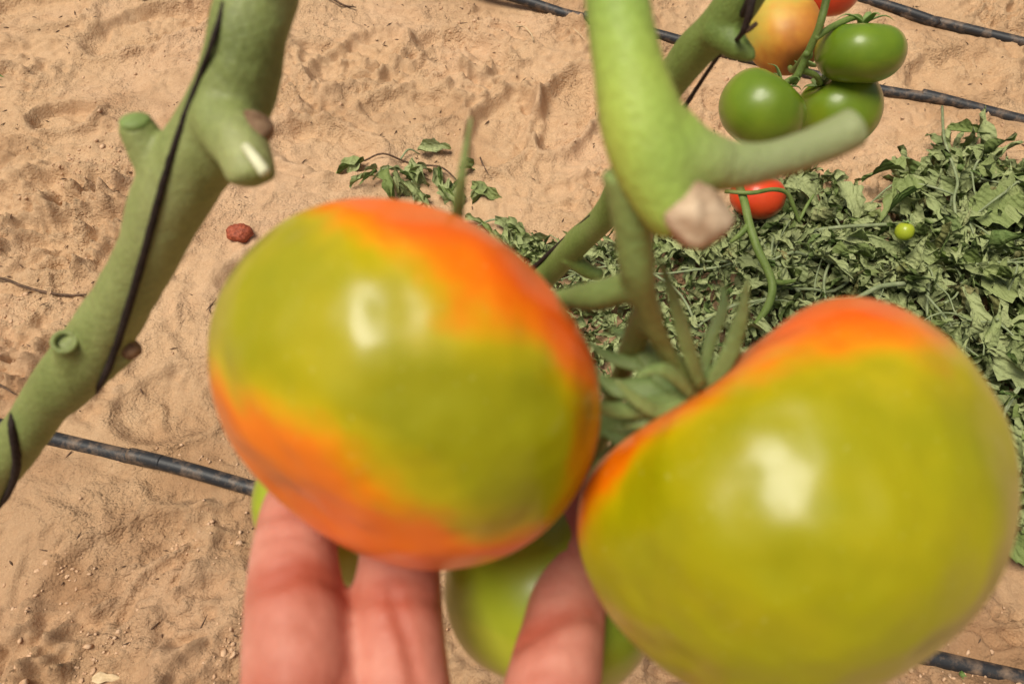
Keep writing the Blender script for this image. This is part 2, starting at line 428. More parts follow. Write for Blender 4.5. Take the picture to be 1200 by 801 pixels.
# ------------------------------------------------------------------ tomatoes
def tomato_verts(R, H, dimp, dw, lob, nl, ph, ax, nu=96, nv=64, rough=.012, seed=0):
    u = np.linspace(0, 2*np.pi, nu, endpoint=False); v = np.linspace(0.0, np.pi, nv)
    U, V = np.meshgrid(u, v); s = np.sin(V).clip(0); c = np.cos(V)
    rr = R*s**.9*(1+lob*np.cos(nl*U+ph)*np.clip((c+.7)/1.7, 0, 1)*s)
    z = H*np.sign(c)*np.abs(c)**.95-dimp*H*np.exp(-(s/dw)**2)*(c > 0)+.06*H*np.exp(-(s/.3)**2)*(c < 0)
    a = np.array(ax, float); a /= np.linalg.norm(a)
    t = np.array([0, 0, 1.]) if abs(a[2]) < .9 else np.array([1., 0, 0])
    e1 = np.cross(t, a); e1 /= np.linalg.norm(e1); e2 = np.cross(a, e1)
    Q = (rr*np.cos(U))[..., None]*e1+(rr*np.sin(U))[..., None]*e2+z[..., None]*a
    Q = Q.reshape(-1, 3); D = Q/(np.linalg.norm(Q, axis=1)[:, None]+1e-9)
    Q = Q*(1+rough*noise3(D+3, .7, 400+seed)+.45*rough*noise3(D+3, .27, 430+seed)+.0022*np.cos(11*U.ravel()+ph)*s.ravel()**2)[:, None]
    fs = []
    for i in range(nv-1):
        for k in range(nu):
            k2 = (k+1) % nu; fs.append((i*nu+k, (i+1)*nu+k, (i+1)*nu+k2, i*nu+k2))
    return Q, D, fs, a, (c.ravel())
def make_tomato(label, group, x, y, d, R, H, ax_cam, mat, ripe, dimp=.22, dw=.45, lob=.02, nl=5, ph=0., seed=0, nu=96, nv=64, dents=()):
    Q, D, fs, a, cc = tomato_verts(R, H, dimp, dw, lob, nl, ph, ax_cam, nu, nv, seed=seed)
    for dv, wd, am in dents:
        Q = Q*(1+am*np.exp(-(np.arccos(np.clip(D @ np.array(dv)/np.linalg.norm(dv), -1, 1))/wd)**2))[:, None]
    rv = ripe(D, cc, seed)
    Qw = (RC @ Q.T).T; c = P(x, y, d)
    t = thing('tomato', label, 'tomato', c, group)
    me = bpy.data.meshes.new('fruit')
    me.from_pydata((Qw+np.array(c)).tolist(), [], fs); me.update(); attr(me, 'ripe', rv)
    f = obj('fruit', me, mat, t)
    axw = CV(a)
    top = c+axw*H*(1-dimp)
    return t, f, top, axw
def sm(x, a, b):
    t = np.clip((x-a)/(b-a), 0, 1); return t*t*(3-2*t)
def unit(*v): v = np.array(v, float); return v/np.linalg.norm(v)
def ripe1(D, cc, s):
    n = .24*noise3(D+5, .42, 500)+.09*noise3(D+5, .16, 520)+.035*noise3(D+5, .05, 525)
    r = np.maximum(sm(D @ unit(.52, .85, 0)+n, .27, .68), .80*sm(D @ unit(-.5, -.866, 0)+n, .04, .50))
    return np.clip(.06+.16*noise3(D+9, .5, 560)+.05*noise3(D+9, .09, 565)+.94*r, 0, 1)
def ripe2(D, cc, s):
    n = .22*noise3(D+7, .40, 530)+.09*noise3(D+5, .16, 540)+.035*noise3(D+5, .05, 545)
    r = np.maximum(sm(D @ unit(-.1, .95, -.3)+n, .20, .66), .9*sm(D @ unit(-.6, .8, -.5)+.6*n, .18, .46))
    r = np.maximum(r, .5*sm(D @ unit(.55, -.65, -.52)+n, .35, .8))
    return np.clip(.07+.18*noise3(D+9, .5, 570)+.05*noise3(D+9, .09, 575)+.93*r, 0, 1)
def ripe_even(base, amp):
    def f(D, cc, s): return np.clip(base+amp*noise3(D+s, .45, 600+s)+.25*(cc < -.6)*amp, 0, 1)
    return f
GB = 'two large ripening tomatoes in front'
T1, F1, top1, ax1 = make_tomato('large green and orange tomato resting on the fingertips, the left one', GB, 477.5, 450.5, .14, .0344, .0279, (.4727, .6496, -.5146), BIGTOM, ripe1, .349, .6, .0076, 5, -.89, 1, 128, 96)
T2, F2, top2, ax2 = make_tomato('largest tomato, yellowish green with an orange notched shoulder, right of the hand', GB, 915.7, 574.9, .14, .0361, .0318, (-.6567, .8838, -.187), BIGTOM, ripe2, .335, .57, .055, 5, -.67, 2, 128, 96, dents=(((-.42, .58, .30), .26, -.055), ((-.88, .30, .25), .35, .018), ((.2, .95, .2), .3, .012)))
T3, F3, top3, ax3 = make_tomato('pale green tomato seen low between two fingers', 'green tomatoes behind the hand', 648, 690, .19, .0252, .0235, (.35, .75, -.3), PALEGREEN, ripe_even(.55, .5), .2, .5, .02, 5, .4, 3)
T4, F4, top4, ax4 = make_tomato('small green tomato nearly hidden behind the index finger and orange tomato', 'green tomatoes behind the hand', 393, 592, .196, .0198, .0186, (.55, .6, -.3), PALEGREEN, ripe_even(.6, .4), .2, .5, .02, 5, .9, 4)

def sepal(parent, ch, wpx, flat_n, name='sepal', mat=None):
    k = len(ch); pts = [P(x, y, d) for x, y, d in ch]
    prof = [math.sin(math.pi*(.22+.78*i/(k-1)))**.8 if i < k-1 else .18 for i in range(k)]
    rad = [.8*wpx/FPX*c[2]*p for c, p in zip(ch, prof)]
    return tube(name, pts, rad, mat or SEPAL, parent, n=5, sides=10, flat=.28, flat_n=flat_n)
VN = CV((.1, .35, .93))
def calyx_ring(t, top, ax, L, wdt, nsep, seed, mat=SEPAL, droop=.35):
    rg = random.Random(seed); ax = ax.normalized()
    e1 = ax.orthogonal().normalized(); e2 = ax.cross(e1)
    for i in range(nsep):
        th = 2*math.pi*(i+rg.uniform(-.2, .2))/nsep; l = L*rg.uniform(.8, 1.25)
        rd = e1*math.cos(th)+e2*math.sin(th); up = rg.uniform(.05, .7)
        pts = [top+ax*.0005, top+rd*l*.3+ax*l*.22, top+rd*l*.65+ax*l*(.28+.3*up), top+rd*l*.95+ax*l*(.2+.55*up-droop*.3)]
        tube('sepal', pts, [wdt*.7, wdt, wdt*.6, wdt*.08], mat, t, n=3, sides=8, flat=.25, flat_n=tuple(ax+rd*.2))
# calyx of the right-hand fruit
for ch, wp in (([(822, 452, .147), (806, 408, .143), (790, 352, .139), (772, 300, .136)], 13),
               ([(828, 452, .150), (852, 420, .147), (868, 372, .145), (876, 325, .143)], 14),
               ([(815, 462, .148), (770, 474, .146), (722, 480, .143), (672, 468, .1385)], 16),
               ([(815, 466, .150), (785, 494, .150), (748, 506, .152), (715, 500, .154)], 15),
               ([(815, 455, .152), (772, 432, .153), (720, 420, .154), (688, 400, .156)], 13),
               ([(830, 458, .150), (842, 440, .150), (856, 424, .152), (868, 410, .155)], 14),
               ([(800, 455, .150), (775, 410, .148), (752, 372, .146), (735, 340, .145)], 11),
               ([(808, 470, .147), (775, 480, .144), (748, 470, .141), (722, 445, .139)], 14),
               ([(812, 462, .146), (790, 440, .142), (772, 432, .140), (745, 440, .138)], 12),
               ([(815, 470, .153), (780, 512, .156), (740, 520, .160), (705, 505, .163)], 22),
               ([(810, 465, .152), (765, 455, .152), (725, 455, .154), (700, 440, .156)], 20),
               ([(812, 460, .152), (780, 445, .152), (745, 400, .154), (715, 385, .156)], 17),
               ([(815, 470, .150), (790, 488, .148), (760, 492, .146), (730, 500, .147)], 18),
               ([(820, 462, .155), (800, 500, .160), (770, 530, .165), (730, 530, .168)], 22),
               ([(790, 480, .158), (745, 520, .166), (712, 545, .172), (690, 560, .176)], 26),
               ([(800, 470, .158), (740, 490, .164), (700, 500, .168), (680, 490, .172)], 26),
               ([(822, 455, .151), (832, 400, .150), (848, 360, .150), (846, 330, .152)], 10)):
    sepal(T2, ch, wp, tuple(VN))
# calyx of the left-hand fruit
for ch, wp in (([(548, 362, .152), (536, 285, .146), (540, 215, .134), (552, 138, .128)], 10),
               ([(556, 368, .155), (625, 400, .166), (680, 440, .164), (728, 470, .160)], 14),
               ([(552, 362, .155), (600, 345, .162), (650, 372, .160), (712, 452, .157)], 14),
               ([(545, 366, .155), (500, 340, .162), (450, 330, .168), (410, 345, .172)], 16)):
    sepal(T1, ch, wp, tuple(VN))
calyx_ring(T3, top3, ax3, .014, .003, 5, 3)
calyx_ring(T4, top4, ax4, .012, .0028, 5, 4)

# hanging cluster behind
GC = 'tomatoes of the truss hanging behind'
TG1 = make_tomato('broad green tomato at the upper right of the hanging truss', GC, 1008, 61, .50, .0268, .0195, (.02, .93, .30), GREENTOM, ripe_even(.25, .35), .2, .5, .025, 5, 1., 11)
TG2 = make_tomato('glossy green tomato at the lower left of the hanging truss', GC, 893, 129, .50, .0270, .0238, (.55, .70, .2), GREENTOM, ripe_even(.25, .4), .25, .5, .02, 4, .3, 12)
TG3 = make_tomato('paler green lobed tomato below the broad green one on the truss', GC, 982, 128, .53, .0275, .0262, (-.55, .62, .25), GREENTOM, ripe_even(.45, .4), .25, .45, .05, 4, 2.4, 13)
TY = make_tomato('orange-yellow tomato at the top of the hanging truss', GC, 917, 36, .555, .0262, .0320, (.25, -.75, .35), YELTOM, lambda D, cc, s: np.clip(.45-.75*D[:, 0]*.6+.35*D[:, 1]+.40*noise3(D, .35, 700)+.15*noise3(D, .12, 705), 0, 1), .08, .4, .045, 5, 1.2, 14)
TR = make_tomato('red tomato mostly cut off by the upper picture edge, over the truss', GC, 968, -16, .60, .0255, .022, (0, .8, .4), REDTOM, ripe_even(.4, .4), .2, .5, .02, 5, .2, 15)
for T, L in ((TG1, .017), (TG2, .015), (TG3, .014), (TY, .013), (TR, .014)):
    calyx_ring(T[0], T[2], T[3], L, .0026, 5, int(L*1e4))

# ------------------------------------------------------------------ vine in front: stem, side branch, snapped-off stump, truss stalk
V1 = thing('tomato_vine', 'thick pale green vine stem nearest the camera, above the two large tomatoes', 'vine', P(745, 100, .115))
def tp(ch, **k):
    p, r = pxchain(ch); return tube_data(p, r, **k)
up = P(722, -80, .112)
main = [(722, -80, .112, 40), (723, 0, .113, 39), (737, 80, .114, 43), (752, 140, .115, 50), (768, 190, .116, 50), (784, 235, .117, 40), (798, 262, .118, 32)]
pts, rad = pxchain(main); pts = [up+Vector((-.02, -.03, .30)), up+Vector((-.008, -.012, .14)), up+Vector((-.002, -.002, .05))]+pts; rad = [.0046, .0047, .0047]+rad
pieces = [tube_data(pts, rad, n=6, sides=18),
          tp([(755, 140, .116, 44), (785, 172, .1165, 46), (815, 188, .117, 40), (850, 194, .118, 31)], n=6, sides=16)]
me = fuse('stem', pieces, .0007, 8)
co = coords(me); nm = normals(me); co += nm*(.00028*noise3(co*1.0+2, .006, 800))[:, None]; setco(me, co)
def grey_at(c):                      # the side branch is hairier and greyer towards its end
    p0 = np.array(P(770, 180, .1165)); p1 = np.array(P(900, 190, .119)); L = p1-p0
    return sm(((c-p0) @ L)/(L @ L)+.35*noise3(c+2, .006, 815), 0, 1.0)
attr(me, 'grey', grey_at(coords(me)))
obj('stem', me, STEM_NEAR, V1)
pieces = [
          tp([(735, 200, .119, 31), (741, 260, .123, 24), (746, 315, .128, 21), (756, 355, .134, 15), (778, 405, .143, 11), (808, 448, .150, 10), (824, 462, .154, 9)], n=6, sides=16),
          tp([(750, 325, .130, 18), (722, 340, .134, 19), (694, 347, .139, 18), (650, 352, .150, 12), (600, 362, .160, 12), (550, 372, .157, 11)], n=6, sides=14),
          tp([(760, 360, .136, 18), (735, 420, .160, 14), (700, 520, .190, 12), (672, 585, .200, 11)], n=6, sides=12),
          tp([(700, 520, .190, 10), (560, 540, .205, 10), (470, 530, .208, 9)], n=6, sides=10)]
me = fuse('truss_stalk', pieces, .0007, 8); co = coords(me); co += normals(me)*(.0004*noise3(co+2, .006, 808))[:, None]; setco(me, co)
obj('truss_stalk', me, STEM_STALK, V1)
me = fuse('side_branch', [tp([(815, 188, .1172, 36), (845, 193, .118, 31.5), (885, 192, .119, 25), (930, 181, .120, 22), (975, 163, .121, 23), (1004, 148, .121, 24)], n=6, sides=16)], .0007, 5)
co = coords(me); nm = normals(me); co += nm*(.0005*noise3(co+2, .007, 805))[:, None]; setco(me, co)
attr(me, 'grey', grey_at(coords(me)))
obj('side_branch', me, STEM_NEAR, V1)['label'] = 'paler grey-green side branch pointing right'
pts, rad = pxchain([(784, 234, .1165, 28), (800, 246, .1163, 36), (816, 258, .1165, 38), (826, 270, .117, 37), (830, 277, .1172, 34)])
me = fuse('cut_stump', [tube_data(pts, rad, n=5, sides=20)], .0006, 3)
co = coords(me); nm = normals(me); co += nm*(.0011*noise3(co+2, .0045, 820)+.0006*noise3(co+2, .0018, 825))[:, None]; setco(me, co)
o = obj('cut_stump', me, CALLUS, V1); o['label'] = 'beige dried stump of a snapped-off leaf'

# ------------------------------------------------------------------ vine at the left
V2 = thing('tomato_vine', 'knotty green vine stem slanting down the left side with trimmed stubs', 'vine', P(205, 225, .185))
main = [(305, -40, .160, 48), (291, 40, .163, 46), (276, 105, .167, 46), (247, 163, .172, 46), (206, 222, .180, 44), (180, 282, .188, 37), (151, 340, .198, 34), (119, 390, .207, 35), (88, 434, .215, 37), (56, 469, .224, 29), (32, 503, .230, 27), (6, 538, .238, 27), (-28, 582, .25, 27), (-90, 660, .275, 28)]
pts, rad = pxchain(main); a0 = pts[0]; e0 = pts[-1]
pts = [a0+Vector((.05, -.02, .30)), a0+Vector((.02, -.012, .12)), a0+Vector((.006, -.003, .04))]+pts+[e0+Vector((-.10, -.04, -.10)), e0+Vector((-.25, -.12, -.22)), Vector((e0.x-.50, e0.y-.30, -.02))]
rad = [.0080]*3+rad+[.0082, .0085, .009]
pieces = [tube_data(pts, rad, n=6, sides=20),
          tp([(205, 215, .180, 36), (178, 180, .176, 26), (162, 152, .173, 22), (158, 143, .172, 20)], n=5, sides=16),
          tp([(262, 140, .166, 40), (282, 172, .160, 34), (294, 200, .158, 30), (297, 212, .158, 27)], n=5, sides=16),
          tp([(92, 428, .210, 26), (82, 410, .204, 19), (76, 401, .2005, 16)], n=5, sides=16),
          tp([(118, 432, .212, 18), (140, 418, .209, 14), (151, 410, .208, 12)], n=5, sides=12)]
me = fuse('stem', pieces, .0009, 7)
co = coords(me); nm = normals(me); co += nm*(.0008*noise3(co+2, .011, 840)+.00025*noise3(co+2, .003, 860))[:, None]; setco(me, co)
V2stem = obj('stem', me, STEM, V2)
# pale peg and brown scar on the big stub, cut faces of the others
tube('cut_stub', *pxchain([(288, 172, .1535, 6), (296, 182, .152, 6.5), (305, 194, .151, 7), (311, 203, .1505, 7)]), PITH, V2, n=4, sides=12)['label'] = 'cream broken peg on the large stub'
me = fuse('scar', [tube_data(*pxchain([(284, 146, .1620, 16), (300, 152, .1600, 20), (312, 162, .1600, 16)]), n=5, sides=12)], .0006, 2)
co = coords(me); co += normals(me)*(.0006*noise3(co+2, .003, 880))[:, None]; setco(me, co)
obj('scar', me, BROWN, V2)
tube('cut_stub', *pxchain([(160, 147, .1722, 17), (158, 141, .1712, 18), (157, 138, .1708, 14)]), STEM_STALK, V2, n=4, sides=14)
# ring-shaped leaf scar
ctr = P(75.5, 400.5, .1995); nd = (P(72, 396, .195)-P(84, 412, .204)).normalized(); q1 = nd.orthogonal().normalized(); q2 = nd.cross(q1)
ring = [ctr+(q1*math.cos(t)+q2*math.sin(t))*.0026 for t in np.linspace(0, 2*math.pi, 17)]
tube('leaf_scar', ring, [.00070]*17, STEM, V2, n=2, sides=8)
tube('cut_stub', *pxchain([(149, 411, .208, 12), (156, 406, .207, 12.5), (158, 404, .207, 9)]), BROWN, V2, n=4, sides=12)

# black twine wound round the left vine
main_p = np.array([list(p) for p in pxchain(main)[0]]); 
def on(x, y, d, r): return P(x, y, d), r/FPX*d
ch = [(275, -60, .156, 3.4), (262, 5, .156, 3.4), (249, 48, .156, 3.4), (231, 98, .1545, 3.7), (213, 146, .157, 4.1), (196, 198, .1655, 4.4), (181, 252, .174, 4.8), (166, 308, .183, 4.8), (150, 362, .192, 4.8), (134, 412, .203, 4.4), (119, 447, .2165, 4.1), (98, 466, .226, 4.1), (60, 462, .236, 3.4), (26, 468, .232, 3.4), (14, 492, .2215, 4.1), (17, 520, .224, 4.8), (19, 548, .231, 4.8), (8, 580, .243, 4.1), (-20, 610, .262, 3.4), (-60, 640, .275, 3.4), (-90, 690, .27, 3.4)]
p_, r_ = pxchain(ch)
from mathutils.bvhtree import BVHTree
bv = BVHTree.FromPolygons([tuple(v) for v in coords(V2stem.data)], [tuple(p.vertices) for p in V2stem.data.polygons])
for i in range(3, 17):
    if 11 <= i <= 13: continue
    hit = bv.ray_cast(CAM, (p_[i]-CAM).normalized())[0]
    if hit is not None: p_[i] = hit+(CAM-hit).normalized()*r_[i]*.35
p_ = [p_[0]+Vector((.03, -.01, .25))]+p_; r_ = [.0009]+r_
o = tube('support_string', p_, r_, STRING, n=6, sides=10, wob=.06, seed=3)
tag(o, 'black support string wound round the knotty left vine', 'string')

# ------------------------------------------------------------------ vine further back with its string
V3 = thing('tomato_vine', 'thinner green vine stem further back, slanting behind the nearest stem', 'vine', P(790, 85, .30))
main = [(905, -70, .25, 26), (872, -10, .265, 26), (845, 28, .275, 25), (812, 62, .29, 23), (780, 105, .31, 20), (745, 170, .35, 17), (712, 248, .40, 16), (672, 288, .44, 16), (640, 322, .48, 15), (600, 365, .53, 14), (540, 440, .62, 12)]
p_, r_ = pxchain(main); p_ = [p_[0]+Vector((.05, -.02, .25)), p_[0]+Vector((.02, -.01, .1))]+p_+[Vector((p_[-1].x-.06, p_[-1].y+.03, -.02))]; r_ = [.0068, .0068]+r_+[.0085]
pieces = [tube_data(p_, r_, n=6, sides=18), tp([(840, 35, .275, 24), (862, 54, .27, 16), (878, 64, .268, 9), (884, 70, .267, 4)], n=5, sides=14),
          tp([(665, 300, .445, 12), (690, 318, .45, 9), (705, 322, .452, 7)], n=4, sides=10)]
me = fuse('stem', pieces, .0012, 6); co = coords(me); co += normals(me)*(.0006*noise3(co+2, .012, 900))[:, None]; setco(me, co)
obj('stem', me, STEM_MID, V3)
# stalk of the hanging truss
for ch in ([(880, -30, .27, 10), (930, -60, .40, 7), (968, -20, .47, 5), (962, 25, .48, 4.5), (950, 55, .49, 4.5), (936, 86, .50, 4.5), (930, 98, .50, 4)],
           [(955, 45, .485, 4), (978, 30, .49, 4), (1005, 20, .495, 3.5), (1008, 32, .497, 3)],
           [(938, 82, .50, 4), (955, 88, .505, 3.5), (962, 98, .512, 3)], [(946, 62, .49, 4), (930, 82, .52, 3.5), (925, 78, .55, 3)],
           [(934, 90, .50, 4), (922, 96, .49, 3.5), (914, 104, .487, 3)]):
    tube('truss_stalk', *pxchain(ch), STEM_MID, V3, n=6, sides=10)
ch = [(905, -60, .245, 4), (883, -4, .25, 4.5), (876, 24, .254, 4.5), (866, 44, .262, 3), (845, 62, .30, 2.6), (822, 95, .33, 2.6), (800, 128, .35, 2.6), (760, 180, .37, 2.6), (716, 232, .385, 2.8), (680, 264, .42, 2.8), (640, 300, .46, 2.8), (600, 340, .51, 2.6), (530, 430, .62, 2.4)]
p_, r_ = pxchain(ch); p_ = [p_[0]+Vector((.04, -.02, .25))]+p_; r_ = [.001]+r_
tag(tube('support_string', p_, r_, STRING, n=6, sides=8, wob=.06, seed=5), 'black support string running beside the rear vine to the orange tomato', 'string')
tube('twig_stub', *pxchain([(872, 38, .262, 3), (880, 33, .261, 3.2), (887, 27, .26, 2.6)]), DRY, V3, n=4, sides=8)

# ------------------------------------------------------------------ hand
def cw(x, y, z): return CAM+CV((x, y, z))
wrist = cw(-.030, -.168, -.112)
fing = {'index': [(352, 1010, .138, 10.6), (350, 860, .143, 10.4), (348, 770, .149, 10.0), (345, 690, .156, 9.3), (346, 625, .165, 8.2), (350, 585, .172, 7.0), (352, 566, .175, 5.0)],
        'middle': [(486, 1000, .141, 10.6), (474, 860, .147, 10.0), (468, 780, .153, 9.4), (466, 700, .160, 8.9), (470, 630, .170, 8.2), (478, 575, .178, 7.0), (480, 555, .181, 5.0)],
        'ring': [(608, 1020, .143, 10.2), (632, 890, .149, 9.8), (648, 800, .155, 9.3), (660, 735, .163, 8.6), (668, 675, .173, 7.8), (672, 625, .180, 7.2), (677, 580, .187, 6.4), (680, 552, .191, 4.8)],
        'little': [(720, 1050, .146, 9.0), (790, 950, .157, 8.2), (838, 880, .168, 7.6), (862, 835, .176, 6.8), (872, 815, .180, 4.6)]}
pieces = []; tips = {}
for k, ch in fing.items():
    p_ = [P(x, y, d) for x, y, d, r in ch]; r_ = [r*.001 for *_, r in ch]
    pieces.append(tube_data(p_, r_, n=8, sides=18)); tips[k] = p_
    pieces.append(tube_data([p_[0]+(p_[1]-p_[0])*.25, p_[0], p_[0]+(wrist-p_[0])*.5, wrist], [r_[0], .0125, .0135, .0145], n=6, sides=16))
b = {k: tips[k][0] for k in tips}
pieces.append(tube_data([b['index'], (b['index']+b['middle'])/2, b['middle'], b['ring'], b['little']], [.0105, .0105, .0105, .010, .0095], n=5, sides=16))
pm = (b['index']+wrist)/2; pq = (b['little']+wrist)/2
pieces.append(tube_data([pm, (pm+pq)/2, pq], [.0145, .013, .0135], n=5, sides=16))
thumb = [wrist+CV((-.004, .012, .004)), wrist+CV((-.026, .030, .012)), wrist+CV((-.044, .050, .018)), wrist+CV((-.054, .070, .020)), wrist+CV((-.058, .082, .019))]
thumb_d = [(wrist+CV((-.004, .012, .004))), ]
pieces.append(tube_data(thumb, [.016, .0155, .0115, .0105, .0065], n=7, sides=18))
el = wrist+CV((-.06, -.18, .10))
pieces.append(tube_data([wrist+CV((0, .015, -.002)), wrist, wrist+(el-wrist)*.35, el], [.021, .0225, .030, .040], n=7, sides=24, flat=.78, flat_n=tuple(CV((0, .4, 1)))))
me = fuse('hand', pieces, .00115, 9)
co = coords(me); nm = normals(me)
red = .45*np.clip(noise3(co+2, .011, 950)+.25, 0, 1)
from mathutils.bvhtree import BVHTree
hand_bv = BVHTree.FromPolygons([tuple(v) for v in co], [tuple(p.vertices) for p in me.polygons])
def groove(pl, wdt, dep, rd):          # a palm-side finger crease; redness and the fold's shade painted into the colour
    global co, red
    q = crom([(x, y, 0) for x, y in pl], 8); pts = []
    for x, y, _ in q:
        h = hand_bv.ray_cast(CAM, (P(x, y, .15)-CAM).normalized())[0]
        if h is not None: pts.append(np.array(h))
    dd = np.min([np.linalg.norm(co-p, axis=1) for p in pts], axis=0)
    co = co-nm*(dep*np.exp(-(dd/wdt)**2))[:, None]; red = red+rd*np.exp(-(dd/(wdt*2.4))**2)
groove([(290, 694), (320, 683), (350, 673), (380, 677), (403, 692)], .0013, .0009, .45)
groove([(300, 672), (345, 662), (396, 670)], .0011, .0005, .25)
groove([(300, 612), (320, 604), (345, 600)], .0010, .0005, .25)
groove([(290, 806), (340, 796), (400, 800)], .0016, .0008, .40)
groove([(457, 686), (463, 708), (470, 732), (480, 762), (488, 800)], .0012, .0009, .45)
groove([(412, 708), (440, 700), (480, 700), (518, 708)], .0012, .0006, .35)
groove([(608, 756), (640, 735), (672, 722), (700, 722)], .0013, .0009, .45)
groove([(618, 738), (650, 720), (690, 708)], .0010, .0005, .25)
groove([(595, 830), (640, 818), (700, 822)], .0015, .0009, .40)
for k in range(26):                    # fine skin lines
    x0, y0, wd = [(345, 0, 50), (465, 0, 45), (650, 0, 42)][k % 3][0], nrng.uniform(630, 800), [50, 45, 42][k % 3]
    groove([(x0-wd*nrng.uniform(.2, .9), y0+nrng.normal()*4), (x0+nrng.normal()*8, y0-5), (x0+wd*nrng.uniform(.2, .9), y0+nrng.normal()*5)], .0006, .00025, .06)
tipd = np.min([np.linalg.norm(co-np.array(tips[k][-1]), axis=1) for k in tips], axis=0)
red = red+.25*np.exp(-(tipd/.014)**2)
co = co+nm*(.00025*noise3(co+1, .005, 970))[:, None]
setco(me, co); attr(me, 'red', np.clip(red, 0, .85))
H = thing('hand', 'bare left hand reaching up from below, fingers cupping the left large tomato', 'hand', wrist)
obj('skin', me, SKIN, H)
for k in tips:                       # nails on the far side of the fingertips
    p_ = tips[k]; t_ = (p_[-1]-p_[-3]).normalized(); back = CV((0, .1, -1)); back = (back-t_*back.dot(t_)).normalized(); sd = t_.cross(back)
    c = p_[-2]+t_*.0005+back*.0058; vs = []; fs = []
    for i in range(6):
        for j in range(7):
            u = (i/5-.5)*.010; v = (j/6-.5)*2
            vs.append(c+t_*u+sd*(.0048*math.sin(v*.95)/math.sin(.95)*(1-.25*max(0, i-3)/2))+back*(.0022*math.cos(v)-.0012-.0012*abs(u)/.005))
    for i in range(5):
        for j in range(6): fs.append((i*7+j, (i+1)*7+j, (i+1)*7+j+1, i*7+j+1))
    o = obj('fingernail', mesh('fingernail', vs, fs), NAIL, H); s_ = o.modifiers.new('s', 'SOLIDIFY'); s_.thickness = .0006

# ------------------------------------------------------------------ wilted leaves
def leaf_data(L, W, fold, bend, twist, wav, seed, nu=8, nv=5, lobes=3):
    rg = np.random.default_rng(seed); vs = []; fs = []
    ph = rg.uniform(0, 6.28, 4); sgn = rg.choice([-1, 1])
    x = z = 0.; ang = 0.
    for i in range(nu):
        t = i/(nu-1)
        prof = (math.sin(math.pi*min(1, (.06+.94*t)**.72))**.85) if t < 1 else .02
        prof *= 1+.22*math.cos(lobes*2*math.pi*t+ph[0])
        hw = W*.5*max(prof, .03)
        for j in range(nv):
            s = (j/(nv-1)-.5)*2
            f = fold*(1+.25*math.sin(3*t+ph[1]))
            yy = s*hw*math.cos(f*abs(s)**.6); zz = abs(s)*hw*math.sin(f)
            zz += wav*W*abs(s)*math.sin(9*t*(1+.2*s)+ph[2]+s*1.3)
            tw = twist*(t-.2)
            y2 = yy*math.cos(tw)-zz*math.sin(tw); z2 = yy*math.sin(tw)+zz*math.cos(tw)
            vs.append((x-z2*math.sin(ang), y2+.06*L*math.sin(4*t+ph[3])*t, z+z2*math.cos(ang)))
        ang = -bend*t*1.0+.25*math.sin(5*t+ph[3])*bend*.5
        x += L/(nu-1)*math.cos(ang); z += L/(nu-1)*math.sin(ang)
    for i in range(nu-1):
        for j in range(nv-1):
            fs.append((i*nv+j, i*nv+j+1, (i+1)*nv+j+1, (i+1)*nv+j))
    return vs, fs
leaf_var = []
for k in range(36):
    L = rnd.uniform(.026, .056); W = L*rnd.uniform(.20, .50)
    v, f = leaf_data(L, W, rnd.uniform(.35, 1.45), rnd.uniform(-1.0, 3.0), rnd.uniform(-2.6, 2.6), rnd.uniform(.15, .42), 1000+k, lobes=rnd.choice([2, 3, 4]))
    leaf_var.append((np.array(v), f, L))
leaf_me = []
for k, (v, f, L) in enumerate(leaf_var):
    me = mesh('leaf', v.tolist(), f); attr(me, 'tone', np.full(len(v), 0.0)); leaf_me.append(me)

poly = [(600, 300), (690, 302), (760, 308), (830, 298), (868, 262), (905, 225), (945, 205), (988, 226), (1006, 268), (1024, 300), (1044, 296), (1056, 250), (1066, 215), (1098, 186), (1150, 196), (1215, 238), (1255, 260), (1265, 420), (1260, 600), (1215, 655), (1120, 560), (1000, 480), (860, 470), (700, 470), (640, 380)]
pg = np.array([list(G(x, y))[:2] for x, y in poly])
def pdist(x, y):                    # signed distance inside the outline
    ins = False; best = 9
    n_ = len(pg)
    for i in range(n_):
        a = pg[i]; b_ = pg[(i+1) % n_]
        if (a[1] > y) != (b_[1] > y) and x < (b_[0]-a[0])*(y-a[1])/(b_[1]-a[1])+a[0]: ins = not ins
        L = b_-a; t = max(0, min(1, ((x-a[0])*L[0]+(y-a[1])*L[1])/(L @ L)))
        best = min(best, math.hypot(x-a[0]-t*L[0], y-a[1]-t*L[1]))
    return best if ins else -best
HEAP = thing('leaf_heap', 'heap of wilted grey-green pruned tomato leaves on the sand at right', 'leaf heap', G(1060, 330))
lo = pg.min(0); hi = pg.max(0)
spots = []
while len(spots) < 3500:
    x = rnd.uniform(lo[0], hi[0]); y = rnd.uniform(lo[1], hi[1]); dd = pdist(x, y)
    if dd < -.012 or (dd < 0 and rnd.random() < .6): continue
    hmax = .056*min(1, max(0, dd+.025)/.10)*(.35+1.1*float(vn(x, y, .07, 77)))
    z = hmax*rnd.random()**.6
    spots.append((x, y, z, hmax))
spots.sort(key=lambda s: -(s[2]/(s[3]+.004)+.25*(s[2] > .02)))
def in_view(x, y, z):
    r = RC.T @ np.array([x-CAM.x, y-CAM.y, z-CAM.z]); px = 600+FPX*r[0]/-r[2]; py = 400.5-FPX*r[1]/-r[2]
    if not (0 < px < 1210 and 0 < py < 801): return False
    if ((px-930)/250)**2+((py-585)/225)**2 < .92: return False      # hidden behind the large tomatoes
    if ((px-477)/222)**2+((py-450)/212)**2 < .95: return False
    return True
singles = []; rest = []
for s in spots:
    (singles if len(singles) < 290 and in_view(*s[:3]) else rest).append(s)
